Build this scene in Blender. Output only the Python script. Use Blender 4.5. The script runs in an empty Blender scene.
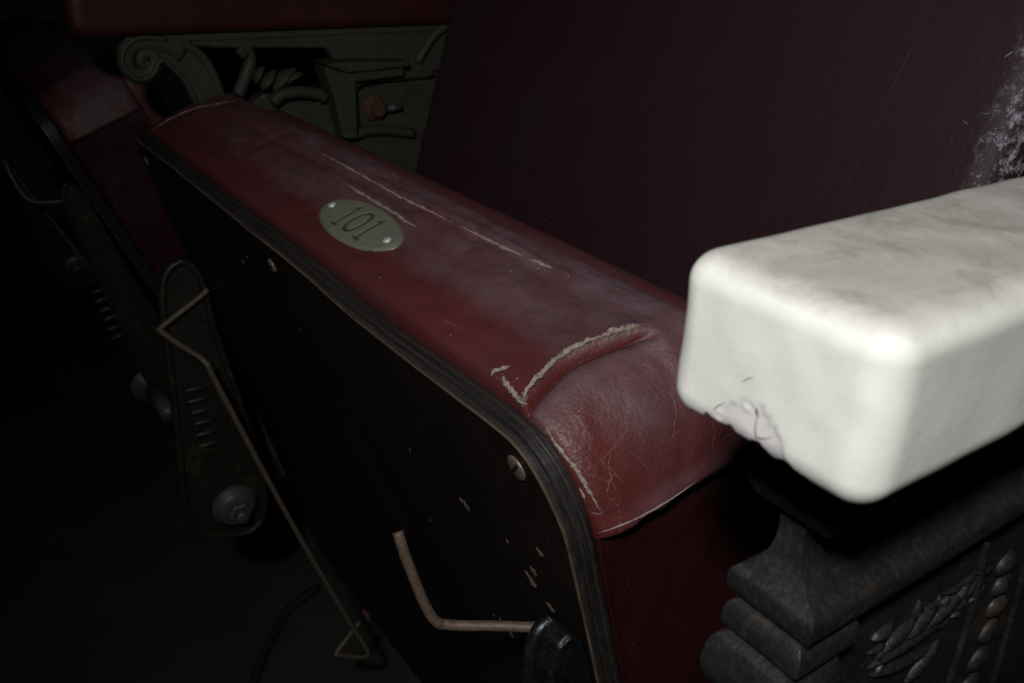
import bpy, bmesh, math, random
import numpy as np
from mathutils import Vector, Matrix, noise
from mathutils.bvhtree import BVHTree
random.seed(7)
S = bpy.context.scene
COL = S.collection
H = 0.70                                   # camera height above the floor (m)

# ------------------------------------------------------------------ camera
CX, CY = 512.0, 341.5
VX, VY = (-150.0, -90.0), (1900.0, -30.0)  # vanishing points of the row and of the armrests
F = math.sqrt(-((VX[0]-CX)*(VY[0]-CX)+(VX[1]-CY)*(VY[1]-CY)))
ax = -Vector((VX[0]-CX, VX[1]-CY, F)).normalized()
ay = Vector((VY[0]-CX, VY[1]-CY, F)).normalized()
az = ax.cross(ay)
RM = Matrix((ax, ay, az))                  # (right, down, forward) -> world
cam = bpy.data.cameras.new('camera'); camo = bpy.data.objects.new('camera', cam); COL.objects.link(camo)
cam.sensor_width = 36; cam.lens = F*36/1024; cam.clip_start = 0.01; cam.clip_end = 50
r_, d_, f_ = RM.col[0], RM.col[1], RM.col[2]
camo.matrix_world = Matrix(((r_.x, -d_.x, -f_.x, 0), (r_.y, -d_.y, -f_.y, 0), (r_.z, -d_.z, -f_.z, H), (0, 0, 0, 1)))
cam.dof.use_dof = True; cam.dof.focus_distance = 0.26; cam.dof.aperture_fstop = 32
S.camera = camo
CAM = Vector((0, 0, H))
def ray(px, py): return (RM @ Vector((px-CX, py-CY, F))).normalized()

# ------------------------------------------------------------------ light
w = bpy.data.worlds.new('World'); S.world = w; w.use_nodes = True
w.node_tree.nodes['Background'].inputs[0].default_value = (0.75, 0.8, 1, 1)
w.node_tree.nodes['Background'].inputs[1].default_value = 0.0015
LPOS, LAIM = Vector((0.052, -0.100, H+0.155)), Vector((-0.12, 0.16, H-0.07))
lt = bpy.data.lights.new('flash', 'SPOT'); lo = bpy.data.objects.new('flash', lt); COL.objects.link(lo)
lo.location = LPOS; lo.rotation_euler = (LAIM-LPOS).to_track_quat('-Z', 'Y').to_euler()
lt.energy = 5.8; lt.shadow_soft_size = 0.016; lt.spot_size = math.radians(110); lt.spot_blend = 1.0; lt.color = (1, 1, 0.97)
S.view_settings.view_transform = 'Standard'; S.view_settings.look = 'None'
S.view_settings.exposure = 0; S.view_settings.gamma = 1; S.view_settings.use_curve_mapping = False
S.render.engine = 'CYCLES'

# ------------------------------------------------------------------ helpers
def tag(o, label=None, cat=None, group=None, kind=None):
    if label: o['label'] = label
    if cat: o['category'] = cat
    if group: o['group'] = group
    if kind: o['kind'] = kind
    return o
def empty(name, loc, rx=0):
    o = bpy.data.objects.new(name, None); COL.objects.link(o)
    o.location = loc; o.rotation_euler = (rx, 0, 0); o.empty_display_size = .05
    bpy.context.view_layer.update()
    return o
def obj(name, vs, fs, mat, parent=None, off=(0, 0, 0), smooth=True, bevel=0, segs=2):
    me = bpy.data.meshes.new(name)
    me.from_pydata([(v[0]-off[0], v[1]-off[1], v[2]-off[2]) for v in vs], [], fs)
    me.update()
    bm = bmesh.new(); bm.from_mesh(me)
    bmesh.ops.recalc_face_normals(bm, faces=bm.faces); bm.to_mesh(me); bm.free()
    for m in (mat if isinstance(mat, (list, tuple)) else [mat]): me.materials.append(m)
    if smooth: me.polygons.foreach_set('use_smooth', [True]*len(me.polygons))
    o = bpy.data.objects.new(name, me); COL.objects.link(o); o.parent = parent
    if bevel:
        b = o.modifiers.new('bevel', 'BEVEL'); b.width = bevel; b.segments = segs; b.limit_method = 'ANGLE'; b.angle_limit = math.radians(35)
    return o
def catmull(pts, n):
    pts = [np.array(p, float) for p in pts]; out = []
    P = [2*pts[0]-pts[1]]+pts+[2*pts[-1]-pts[-2]]
    for i in range(len(pts)-1):
        a, b, c, d = P[i:i+4]
        for k in range(n):
            t = k/n
            out.append(.5*((2*b)+(c-a)*t+(2*a-5*b+4*c-d)*t*t+(3*b-a-3*c+d)*t**3))
    out.append(pts[-1]); return out
def tube(pts, rad, sides=8, closed=True, jit=0):
    pts = [Vector(p) for p in pts]; vs, fs = [], []
    t0 = (pts[1]-pts[0]).normalized(); up = t0.orthogonal().normalized()
    for i, p in enumerate(pts):
        t = (pts[min(i+1, len(pts)-1)]-pts[max(i-1, 0)]).normalized()
        up = (up-t*up.dot(t)).normalized(); sd = t.cross(up)
        r = rad(i/(len(pts)-1)) if callable(rad) else rad
        for k in range(sides):
            a = 2*math.pi*k/sides; rr = r*(1+jit*random.uniform(-1, 1))
            vs.append(p+(up*math.cos(a)+sd*math.sin(a))*rr)
    for i in range(len(pts)-1):
        for k in range(sides):
            a, b = i*sides+k, i*sides+(k+1) % sides
            fs.append((a, b, b+sides, a+sides))
    if closed:
        fs.append(tuple(range(sides))); n = len(pts)-1
        fs.append(tuple(n*sides+k for k in range(sides))[::-1])
    return vs, fs
def extr(poly, x0, x1):
    """polygon of (y, z) points pushed along x"""
    n = len(poly); vs = [(x0, y, z) for y, z in poly]+[(x1, y, z) for y, z in poly]
    fs = [tuple(range(n))[::-1], tuple(range(n, 2*n))]+[(i, (i+1) % n, n+(i+1) % n, n+i) for i in range(n)]
    return vs, fs
def rbox(lo_, hi_, r, nx, ny, nz):
    """rounded box as an even grid on six sides"""
    bm = bmesh.new(); idx = {}
    N3 = (nx, ny, nz)
    def co(i, j, k):
        p = [lo_[a]+(hi_[a]-lo_[a])*q/N3[a] for a, q in enumerate((i, j, k))]
        c = [min(max(p[a], lo_[a]+r), hi_[a]-r) for a in range(3)]
        d = Vector((p[0]-c[0], p[1]-c[1], p[2]-c[2]))
        if d.length > 1e-9:
            m = max(abs(x) for x in d); d = d.normalized()*m
        return (c[0]+d.x, c[1]+d.y, c[2]+d.z)
    vs, fs = [], []
    def V(i, j, k):
        q = (i, j, k)
        if q not in idx: idx[q] = len(vs); vs.append(co(*q))
        return idx[q]
    for i in range(nx):
        for j in range(ny):
            for k in (0, nz): fs.append((V(i, j, k), V(i+1, j, k), V(i+1, j+1, k), V(i, j+1, k)))
    for i in range(nx):
        for k in range(nz):
            for j in (0, ny): fs.append((V(i, j, k), V(i+1, j, k), V(i+1, j, k+1), V(i, j, k+1)))
    for j in range(ny):
        for k in range(nz):
            for i in (0, nx): fs.append((V(i, j, k), V(i, j+1, k), V(i, j+1, k+1), V(i, j, k+1)))
    bm.free(); return vs, fs
def lathe(prof, axis, c, seg=20):
    """profile of (radius, height) turned about 'axis' at c"""
    a = Vector(axis).normalized(); u = a.orthogonal().normalized(); v = a.cross(u); c = Vector(c); vs, fs = [], []
    for r, h in prof:
        for k in range(seg):
            t = 2*math.pi*k/seg; vs.append(c+a*h+(u*math.cos(t)+v*math.sin(t))*r)
    for i in range(len(prof)-1):
        for k in range(seg):
            p, q = i*seg+k, i*seg+(k+1) % seg; fs.append((p, q, q+seg, p+seg))
    fs.append(tuple(range(seg))); fs.append(tuple((len(prof)-1)*seg+k for k in range(seg)))
    return vs, fs
def blob(c, ax_, rx, ry, rz, jit=.1, seg=10, rings=7):
    """uneven egg: ax_ = (dir1, dir2, dir3) unit vectors"""
    vs, fs = [], []; c = Vector(c); A = [Vector(a).normalized() for a in ax_]
    for i in range(rings+1):
        ph = math.pi*i/rings
        for k in range(seg):
            t = 2*math.pi*k/seg; j = 1+jit*random.uniform(-1, 1)
            vs.append(c+A[0]*math.cos(ph)*rx+A[1]*math.sin(ph)*math.cos(t)*ry*j+A[2]*math.sin(ph)*math.sin(t)*rz*j)
    for i in range(rings):
        for k in range(seg):
            p, q = i*seg+k, i*seg+(k+1) % seg; fs.append((p, q, q+seg, p+seg))
    return vs, fs
def ss(a, b, x):
    t = min(max((x-a)/(b-a), 0), 1); return t*t*(3-2*t)

# ------------------------------------------------------------------ materials
class NT:
    def __init__(s, name):
        s.m = bpy.data.materials.new(name); s.m.use_nodes = True; s.t = s.m.node_tree
        s.b = s.t.nodes['Principled BSDF']; s.tc = s.t.nodes.new('ShaderNodeTexCoord')
    def n(s, typ, ins=None, **kw):
        x = s.t.nodes.new('ShaderNode'+typ)
        for k, v in kw.items(): setattr(x, k, v)
        for k, v in (ins or {}).items(): s.link(v, x.inputs[k])
        return x
    def link(s, v, sock):
        if hasattr(v, 'is_output') or isinstance(v, bpy.types.NodeSocket): s.t.links.new(v, sock)
        else: sock.default_value = v
    def noise(s, scale, detail=4, rough=.6, vec=None, dist=0):
        return s.n('TexNoise', {'Vector': vec or s.tc.outputs['Object'], 'Scale': scale, 'Detail': detail, 'Roughness': rough, 'Distortion': dist}).outputs['Fac']
    def ramp(s, fac, stops):
        r = s.n('ValToRGB', {'Fac': fac}); e = r.color_ramp.elements
        while len(e) < len(stops): e.new(.5)
        for q, (p, c) in zip(e, stops):
            q.position = p; q.color = (c, c, c, 1) if isinstance(c, (int, float)) else (*c, 1)
        return r.outputs['Color']
    def mix(s, fac, a, b, mode='MIX'):
        x = s.n('Mix', data_type='RGBA', blend_type=mode)
        s.link(fac, x.inputs[0])
        for v, i in ((a, 6), (b, 7)): s.link((*v, 1) if isinstance(v, tuple) and len(v) == 3 else v, x.inputs[i])
        return x.outputs[2]
    def math(s, op, a, b=0.0, clamp=False):
        x = s.n('Math', {0: a, 1: b}, operation=op, use_clamp=clamp); return x.outputs[0]
    def scaled(s, sx, sy, sz, rot=(0, 0, 0)):
        return s.n('Mapping', {'Vector': s.tc.outputs['Object'], 'Scale': (sx, sy, sz), 'Rotation': rot}).outputs[0]
    def bump(s, h, strength, dist, prev=None):
        x = s.n('Bump', {'Height': h, 'Strength': strength, 'Distance': dist})
        if prev: s.t.links.new(prev, x.inputs['Normal'])
        return x.outputs[0]
    def out(s, col, rough=.5, metal=0, normal=None, spec=.5, **kw):
        s.link((*col, 1) if isinstance(col, tuple) and len(col) == 3 else col, s.b.inputs['Base Color'])
        s.link(rough, s.b.inputs['Roughness']); s.link(metal, s.b.inputs['Metallic'])
        s.link(spec, s.b.inputs['Specular IOR Level'])
        if normal: s.link(normal, s.b.inputs['Normal'])
        for k, v in kw.items(): s.link(v, s.b.inputs[k])
        return s.m

def m_leather():
    k = NT('maroon_leather')
    at = k.n('Attribute', attribute_name='dust').outputs['Fac']
    big = k.noise(28, 5, .65); fine = k.noise(900, 3, .6); mid = k.noise(140, 5, .7, dist=.4)
    dust = k.math('MULTIPLY', at, k.ramp(big, [(.3, .6), (.7, 1.0)]))
    dust = k.math('MULTIPLY', dust, k.ramp(k.noise(70, 12, .78, vec=k.scaled(.45, 1, 1, (0, 0, .5))), [(.36, .35), (.62, 1.0)]))
    dust = k.math('MULTIPLY', dust, k.ramp(mid, [(.25, .7), (.7, 1.0)]), True)
    base = k.mix(k.ramp(big, [(.3, 0), (.75, 1)]), (.132, .020, .017), (.082, .016, .017))
    base = k.mix(k.ramp(fine, [(.35, 0), (.7, 1)]), base, (.085, .016, .017))
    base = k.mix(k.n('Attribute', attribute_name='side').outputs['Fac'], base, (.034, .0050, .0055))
    col = k.mix(dust, base, (.148, .116, .138))
    warp = k.n('VectorMath', {0: k.tc.outputs['Object'], 1: k.n('TexNoise', {'Vector': k.tc.outputs['Object'], 'Scale': 60, 'Detail': 4}).outputs['Color']}, operation='MULTIPLY_ADD')
    warp.inputs[2].default_value = (0, 0, 0)
    wv = k.n('VectorMath', {0: k.n('TexNoise', {'Vector': k.tc.outputs['Object'], 'Scale': 70, 'Detail': 4}).outputs['Color'], 1: (.012, .012, .012)}, operation='MULTIPLY').outputs[0]
    wv = k.n('VectorMath', {0: wv, 1: k.tc.outputs['Object']}, operation='ADD').outputs[0]
    vo = k.n('TexVoronoi', {'Vector': wv, 'Scale': 75}, feature='DISTANCE_TO_EDGE').outputs['Distance']
    crack = k.math('MULTIPLY', k.ramp(vo, [(0, 1), (.010, 0)]), k.ramp(k.noise(40, 3), [(.48, 0), (.6, 1)]))
    crack = k.math('MULTIPLY', crack, k.n('Attribute', attribute_name='crack').outputs['Fac'])
    col = k.mix(k.math('MULTIPLY', crack, .5), col, (.30, .20, .17))
    sp = k.n('TexVoronoi', {'Vector': k.tc.outputs['Object'], 'Scale': 260}).outputs
    speck = k.math('MULTIPLY', k.ramp(sp['Distance'], [(.05, 1), (.09, 0)]), k.ramp(k.n('SeparateColor', {0: sp['Color']}).outputs[0], [(.93, 0), (.95, 1)]))
    col = k.mix(speck, col, (.45, .40, .38))
    vg = k.n('TexVoronoi', {'Vector': k.tc.outputs['Object'], 'Scale': 950}, feature='SMOOTH_F1').outputs['Distance']
    nb = k.bump(vg, .38, .0004); nb = k.bump(mid, .28, .0008, nb); nb = k.bump(crack, .5, -.0004, nb)
    rough = k.math('ADD', k.math('MULTIPLY', dust, .22), k.ramp(fine, [(.3, .42), (.8, .56)]))
    return k.out(col, rough, 0, nb, .42)
def m_back():
    k = NT('dark_maroon_backrest')
    big = k.noise(9, 5, .65); fine = k.noise(700, 3, .7)
    st = k.noise(30, 4, .6, vec=k.scaled(4, 1, .35))
    col = k.mix(k.ramp(big, [(.35, 0), (.7, 1)]), (.036, .0105, .0150), (.034, .0180, .0260))
    col = k.mix(k.math('MULTIPLY', k.ramp(st, [(.45, 0), (.8, 1)]), .08), col, (.048, .026, .034))
    col = k.mix(k.math('MULTIPLY', k.ramp(fine, [(.55, 0), (.75, 1)]), .35), col, (.055, .035, .045))
    wear = k.n('Attribute', attribute_name='wear').outputs['Fac']
    sc = k.noise(260, 6, .8, vec=k.scaled(1.2, 1, .7, (0, .3, 0)))
    sc2 = k.noise(700, 5, .8, vec=k.scaled(.25, 1, 1.6, (0, .6, 0)))
    wm = k.math('MULTIPLY', wear, k.math('MAXIMUM', k.ramp(sc, [(.50, 0), (.62, 1)]), k.math('MULTIPLY', k.ramp(sc2, [(.58, 0), (.66, 1)]), .7)), True)
    col = k.mix(wm, col, (.50, .48, .56))
    sp = k.n('TexVoronoi', {'Vector': k.tc.outputs['Object'], 'Scale': 90}).outputs
    speck = k.math('MULTIPLY', k.ramp(sp['Distance'], [(.02, 1), (.04, 0)]), k.ramp(k.n('SeparateColor', {0: sp['Color']}).outputs[0], [(.95, 0), (.97, 1)]))
    col = k.mix(speck, col, (.4, .35, .33))
    nb = k.bump(fine, .25, .0006); nb = k.bump(st, .2, .002, nb); nb = k.bump(wm, .5, .0008, nb)
    return k.out(col, .55, 0, nb, .35)
def m_cream():
    k = NT('cream_paint')
    z = k.n('SeparateXYZ', {0: k.n('NewGeometry').outputs['Normal']}).outputs['Z']
    up = k.ramp(k.math('ADD', z, k.math('MULTIPLY', k.math('SUBTRACT', k.noise(130, 4, .7), .5), .45)), [(.50, 0), (.97, 1)])
    big = k.noise(75, 9, .75, dist=.5); mid = k.noise(260, 7, .75); fine = k.noise(1500, 2)
    col = k.mix(k.ramp(mid, [(.3, 0), (.7, 1)]), (.74, .735, .695), (.70, .69, .645))
    grime = k.math('MULTIPLY', k.math('ADD', k.math('MULTIPLY', k.ramp(big, [(.35, 0), (.75, 1)]), .45), .55), up, True)
    col = k.mix(grime, col, (.33, .315, .285))
    dark = k.math('MULTIPLY', k.ramp(k.noise(80, 10, .8, dist=.15), [(.50, 0), (.74, 1)]), k.math('ADD', k.math('MULTIPLY', up, .6), .08))
    col = k.mix(dark, col, (.15, .125, .10))
    chip = k.n('Attribute', attribute_name='chip').outputs['Fac']
    col = k.mix(chip, col, (.66, .635, .64))
    nb = k.bump(k.noise(90, 4, .55), .16, .0012); nb = k.bump(mid, .10, .0004, nb); nb = k.bump(fine, .08, .0003, nb)
    return k.out(col, k.ramp(mid, [(.3, .24), (.8, .38)]), 0, nb, .5)
def m_iron(name, a, b, rough=.55, rust=.12, spec=.45):
    k = NT(name)
    big = k.noise(60, 6, .7); fine = k.noise(600, 4, .7)
    col = k.mix(k.ramp(big, [(.35, 0), (.7, 1)]), a, b)
    col = k.mix(k.math('MULTIPLY', k.ramp(fine, [(.5, 0), (.75, 1)]), .4), col, tuple(min(1, c*2.2+.01) for c in b))
    ru = k.math('MULTIPLY', k.ramp(k.noise(45, 6, .75, dist=.7), [(.56, 0), (.68, 1)]), rust*4, True)
    col = k.mix(ru, col, (.085, .050, .026))
    nb = k.bump(fine, .35, .0006); nb = k.bump(big, .35, .002, nb)
    return k.out(col, k.ramp(fine, [(.3, rough-.1), (.8, rough+.15)]), 0, nb, spec)
def m_simple(name, a, b, scale=300, rough=.6, metal=0, bump=.3, dist=.0005, spec=.4):
    k = NT(name); f = k.noise(scale, 5, .7)
    return k.out(k.mix(k.ramp(f, [(.3, 0), (.7, 1)]), a, b), rough, metal, k.bump(f, bump, dist), spec)
def m_ply(name, a, b):
    k = NT(name); g = k.noise(120, 5, .7, vec=k.scaled(.18, 6, 1)); f = k.noise(700, 4, .8)
    col = k.mix(k.ramp(g, [(.35, 0), (.68, 1)]), a, b)
    col = k.mix(k.math('MULTIPLY', k.ramp(f, [(.58, 0), (.72, 1)]), .4), col, (.075, .062, .055))
    return k.out(col, .40, 0, k.bump(g, .35, .0006), .4)
def m_lacquer():
    k = NT('black_lacquer'); f = k.noise(320, 5, .75, vec=k.scaled(1, 1, .3)); big = k.noise(18, 4)
    col = k.mix(k.ramp(big, [(.35, 0), (.7, 1)]), (.006, .0045, .0045), (.014, .0085, .0075))
    chips = k.ramp(k.noise(150, 7, .8, dist=.8), [(.735, 0), (.755, 1)])
    col = k.mix(chips, col, (.10, .065, .045))
    sc = k.noise(420, 8, .8, vec=k.scaled(2.2, 1, .12, (0, .45, 0)))
    col = k.mix(k.math('MULTIPLY', k.ramp(sc, [(.56, 0), (.68, 1)]), .8), col, (.036, .024, .019))
    return k.out(col, k.ramp(f, [(.3, .42), (.8, .6)]), 0, k.bump(f, .3, .0005), .25)
M = dict(
    leather=m_leather(), back=m_back(), cream=m_cream(),
    iron=m_iron('black_iron', (.009, .009, .010), (.017, .017, .018), .50, .12, .32),
    green=m_iron('green_iron', (.034, .036, .024), (.052, .051, .039), .6, .05),
    gloss=m_iron('black_glossy_iron', (.004, .0045, .006), (.010, .0105, .013), .34, .10, .6),
    bracket=m_iron('dark_green_iron', (.009, .012, .007), (.015, .0165, .0105), .5, .14),
    steel=m_simple('dull_steel', (.07, .072, .075), (.12, .12, .12), 500, .45, .4),
    wire=m_simple('rusty_wire', (.075, .050, .036), (.155, .11, .082), 420, .55, .15),
    rust=m_simple('rust', (.055, .028, .018), (.115, .052, .026), 380, .8),
    fray=m_simple('frayed_fibre', (.14, .105, .085), (.42, .36, .30), 700, .9, 0, .6, .001),
    pale=m_simple('cracked_leather_edge', (.20, .14, .13), (.38, .30, .27), 700, .8),
    hair=m_simple('hairline_crack', (.12, .055, .05), (.26, .16, .14), 300, .8),
    plate=None, nail=m_simple('bright_nail', (.55, .57, .58), (.75, .77, .78), 900, .3, .3),
    lacquer=m_lacquer(),
    plyA=m_ply('ply_veneer_grey', (.016, .014, .014), (.040, .034, .033)), plyB=m_ply('ply_veneer_brown', (.018, .015, .014), (.046, .037, .032)),
    plyC=m_ply('ply_veneer_dark', (.012, .010, .011), (.030, .026, .027)), worn=m_ply('worn_ply_edge', (.050, .036, .026), (.14, .10, .072)),
    wood=m_simple('dark_red_wood', (.040, .011, .008), (.062, .017, .012), 60, .4, 0, .15),
    floor=None, screw=m_simple('old_brass_screw', (.16, .12, .085), (.27, .21, .16), 700, .4, .5),
    slot=m_simple('dark_slot', (.008, .007, .006), (.012, .01, .01)),
    chipwood=m_simple('bare_wood_chip', (.10, .062, .040), (.19, .135, .095), 500, .8),
    crackdark=m_simple('dark_paint_crack', (.035, .025, .022), (.07, .05, .045)),
    cable=m_simple('grey_rubber', (.022, .022, .023), (.034, .034, .035), 200, .6),
)
def m_plate():
    k = NT('tarnished_brass'); g = k.n('Attribute', attribute_name='cut').outputs['Fac']
    f = k.noise(500, 5, .7); big = k.noise(90, 5, .7)
    col = k.mix(k.ramp(big, [(.3, 0), (.7, 1)]), (.235, .23, .17), (.18, .188, .15))
    col = k.mix(k.math('MULTIPLY', k.ramp(f, [(.5, 0), (.75, 1)]), .5), col, (.28, .26, .19))
    col = k.mix(g, col, (.065, .066, .056))
    return k.out(col, .45, .2, k.bump(f, .25, .0004), .5)
M['plate'] = m_plate()
def m_floor():
    k = NT('dark_linoleum'); f = k.noise(260, 5, .7); big = k.noise(7, 5, .6)
    col = k.mix(k.ramp(big, [(.3, 0), (.7, 1)]), (.036, .036, .037), (.060, .058, .057))
    col = k.mix(k.math('MULTIPLY', k.ramp(f, [(.5, 0), (.8, 1)]), .4), col, (.10, .10, .10))
    return k.out(col, .7, 0, k.bump(f, .3, .001), .25)
M['floor'] = m_floor()

# ------------------------------------------------------------------ floor
vs, fs = [], []
nx, ny = 120, 90
for j in range(ny+1):
    for i in range(nx+1):
        x, y = -3+5*i/nx, -1.6+4*j/ny
        vs.append((x, y, .003*noise.noise(Vector((x*2.5, y*2.5, 0)))))
for j in range(ny):
    for i in range(nx): a = j*(nx+1)+i; fs.append((a, a+1, a+nx+2, a+nx+1))
tag(obj('floor', vs, fs, M['floor']), kind='structure')

# ------------------------------------------------------------------ the tip-up seat
P0 = Vector((-.5896, .1175, H-.1262))       # left end of the board's upper front edge
TILT = math.radians(15)
PIV = (.225, -.040, -.300)                  # the hinge line in seat coordinates (x along the row, y into the cushion, z up the board)
PITCH = .5765
def seat_empty(name, dx, tilt):
    base = Vector((P0.x+PIV[0]+dx, 0, 0))
    c, s = math.cos(TILT), math.sin(TILT)
    base.y = P0.y+PIV[1]*c-PIV[2]*s; base.z = P0.z+PIV[1]*s+PIV[2]*c
    return empty(name, base, tilt)
def outline(n=7):
    """board outline in (x, z)"""
    o = [(-.009, -.385), (-.009, -.010)]
    for k in range(n+1): a = math.pi-math.pi/2*k/n; o.append((-.003+.006*math.cos(a), -.006+.006*math.sin(a)))
    for i in range(1, 34): o.append((-.003+.4205*i/34, 0))
    for k in range(11): a = math.pi/2*(1-k/10); o.append((.4175+.0235*math.cos(a), -.034+.034*math.sin(a)))
    for i in range(1, 12): o.append((.441-.004*i/12, -.034-.351*i/12))
    return o
def veneer(y0, y1, inset, seed, front=False):
    vs, fs, mi = [], [], []
    o = outline(); n = len(o); cx_, cz_ = .22, -.2
    rows = []
    ys = [(y0, .0007), (y0+.0006, 0), (y1, 0)] if front else [(y0, .0003), (y0+.0004, 0), (y1-.0004, 0), (y1, .0003)]
    for (y, ins) in ys:
        row = []
        for i, (x, z) in enumerate(o):
            q = o[(i+1) % n]; p = o[i-1]
            t = Vector((q[0]-p[0], q[1]-p[1])); nr = Vector((-t.y, t.x)).normalized()
            j = inset+ins+.0007*noise.noise(Vector((x*55, z*55, seed*3.3)))+.0013*noise.noise(Vector((x*17, z*17, seed*.2)))
            if front: j += .0006*abs(noise.noise(Vector((x*160, z*160, 9))))
            row.append((x-nr.x*j, y, z-nr.y*j-(.0030*math.exp(-((x-.335)/.06)**2) if z > -.02 else 0)))
        rows.append(row)
    for r in rows: vs += r
    for k in range(len(rows)-1):
        for i in range(n): fs.append((k*n+i, k*n+(i+1) % n, (k+1)*n+(i+1) % n, (k+1)*n+i)); mi.append(1 if front and k == 0 else (2 if front else 0))
    fs.append(tuple(range(n))); mi.append(0)
    fs.append(tuple((len(rows)-1)*n+i for i in range(n))); mi.append(0)
    return vs, fs, mi
def path_pts():
    """upholstery boxing path (x, z) with finer steps at the worn right corner"""
    p = []
    for i in range(16): p.append((-.016, -.36+.348*i/16))
    for k in range(9): a = math.pi-math.pi/2*k/9; p.append((-.006+.010*math.cos(a), -.010+.010*math.sin(a)))
    n = 300
    for i in range(n): p.append((-.006+.4235*i/n, 0))
    for k in range(48): a = math.pi/2*(1-k/48); q = k/48; p.append((.58*(.4175+.0225*math.cos(a))+.42*(.4175+.0225*q), .58*(-.034+.034*math.sin(a))-.42*.034*q))
    for i in range(60): p.append((.440-.003*i/60, -.034-.30*(i/60)**1.3))
    return p
CROSS = catmull([(.0102, -.007), (.0105, -.003), (.0118, .0010), (.016, .0030), (.026, .0044), (.040, .0054), (.052, .0060), (.063, .0060), (.0695, .0042), (.0730, .0004), (.0742, -.005), (.0742, -.016)], 9)
def xt(y):
    return float(np.interp(y, TEAR[0][0], TEAR[0][1]))
TEAR = [None]
def boxing(worn):
    P = path_pts(); n = len(P); x0 = .4140
    itear = min(range(n), key=lambda i: abs(P[i][0]-x0)+(9 if P[i][1] < -.02 else 0))
    s = [0.]
    for a, b in zip(P, P[1:]): s.append(s[-1]+math.hypot(b[0]-a[0], b[1]-a[1]))
    s = np.array(s); PX = np.array([p[0] for p in P]); PZ = np.array([p[1] for p in P])
    icr = min(range(n), key=lambda i: abs(P[i][1]+.034)+(9 if P[i][0] < .3 else 0)); scr = s[icr]
    vs, fs, dust, crk, sid = [], [], [], [], []
    m = len(CROSS)
    for (cy_, h) in CROSS:
        for i in range(n):
            si = s[i]
            if worn:
                wgt = math.exp(-((si-s[itear])/.018)**2)
                Aw = ss(.006, .014, cy_)*(1-ss(.050, .058, cy_)); si = si+(xt(cy_)-x0)*wgt+Aw*{itear+1: -.0004, itear+2: -.0012, itear+3: -.0018}.get(i, 0)
            x = float(np.interp(si, s, PX)); z = float(np.interp(si, s, PZ))
            e = .002
            tx = float(np.interp(si+e, s, PX)-np.interp(si-e, s, PX)); tz = float(np.interp(si+e, s, PZ)-np.interp(si-e, s, PZ))
            l = math.hypot(tx, tz) or 1; nx_, nz_ = -tz/l, tx/l
            top = ss(-.06, -.01, z)
            hh = h*(.25+.75*top) if h > 0 else h
            body = ss(-.001, .004, h)
            # puckers and folds of old leather
            v = Vector((x*22, cy_*38, z*22))
            w2 = Vector((x*40+cy_*55, cy_*18-x*8, z*30)); hh += body*(.0013*noise.noise(v)+.0007*noise.noise(v*2.7)+.00030*noise.noise(v*8)-.0009*math.exp(-(noise.noise(w2*.8)/.10)**2)*ss(.02, .03, cy_)*(1-ss(.37, .40, x)))
            # seam ridge along the back of the strip
            hh += body*top*(.0009*math.exp(-((cy_-.0575+.0025*math.sin(x*14))/.0016)**2)-.0011*math.exp(-((cy_-.0530+.0025*math.sin(x*14))/.0024)**2))*ss(.02, .10, x)*(1-ss(.36, .40, x))
            d = .75*ss(.020, .036, cy_+.004*noise.noise(Vector((x*30, 0, 3))))*top
            d *= .45+.55*ss(.0, .2, x)
            d = max(d+.25*ss(.054, .064, cy_)*top, .14*top)
            if worn:
                A = ss(.006, .014, cy_)*(1-ss(.050, .058, cy_))
                ds = si-(s[itear]+(xt(cy_)-x0))
                if i <= itear: hh += A*.0018*math.exp(ds/.010)
                else:
                    hh -= A*(.0034 if i == itear+1 else .0062 if i == itear+2 else .0042*math.exp(-max(ds, 0)/.010)); d = max(d, A*.95*math.exp(-((ds-.006)/.009)**2))
                    if i <= itear+2: d *= 1-A
                d *= 1-.65*ss(.0, .022, si-s[itear]-.012)
                # plate sits in a shallow dip
                hh -= body*.0012*math.exp(-((x-.277)/.04)**2-((cy_-.029)/.014)**2)
            # welt where strip meets the side
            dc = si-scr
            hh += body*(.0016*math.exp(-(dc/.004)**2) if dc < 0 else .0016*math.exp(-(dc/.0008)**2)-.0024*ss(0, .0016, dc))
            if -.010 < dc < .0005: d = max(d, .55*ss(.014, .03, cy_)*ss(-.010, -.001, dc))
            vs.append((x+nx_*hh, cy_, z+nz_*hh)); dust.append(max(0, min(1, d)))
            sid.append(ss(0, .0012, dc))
            crk.append(ss(.405, .425, x)*(.25+.75*ss(-.04, -.03, z)) if worn else .4)
    for j in range(m-1):
        for i in range(n-1): a = j*n+i; fs.append((a, a+1, a+n+1, a+n))
    return vs, fs, dust, crk, sid
def add_attr(o, name, vals):
    a = o.data.attributes.new(name, 'FLOAT', 'POINT'); a.data.foreach_set('value', vals)

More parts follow.
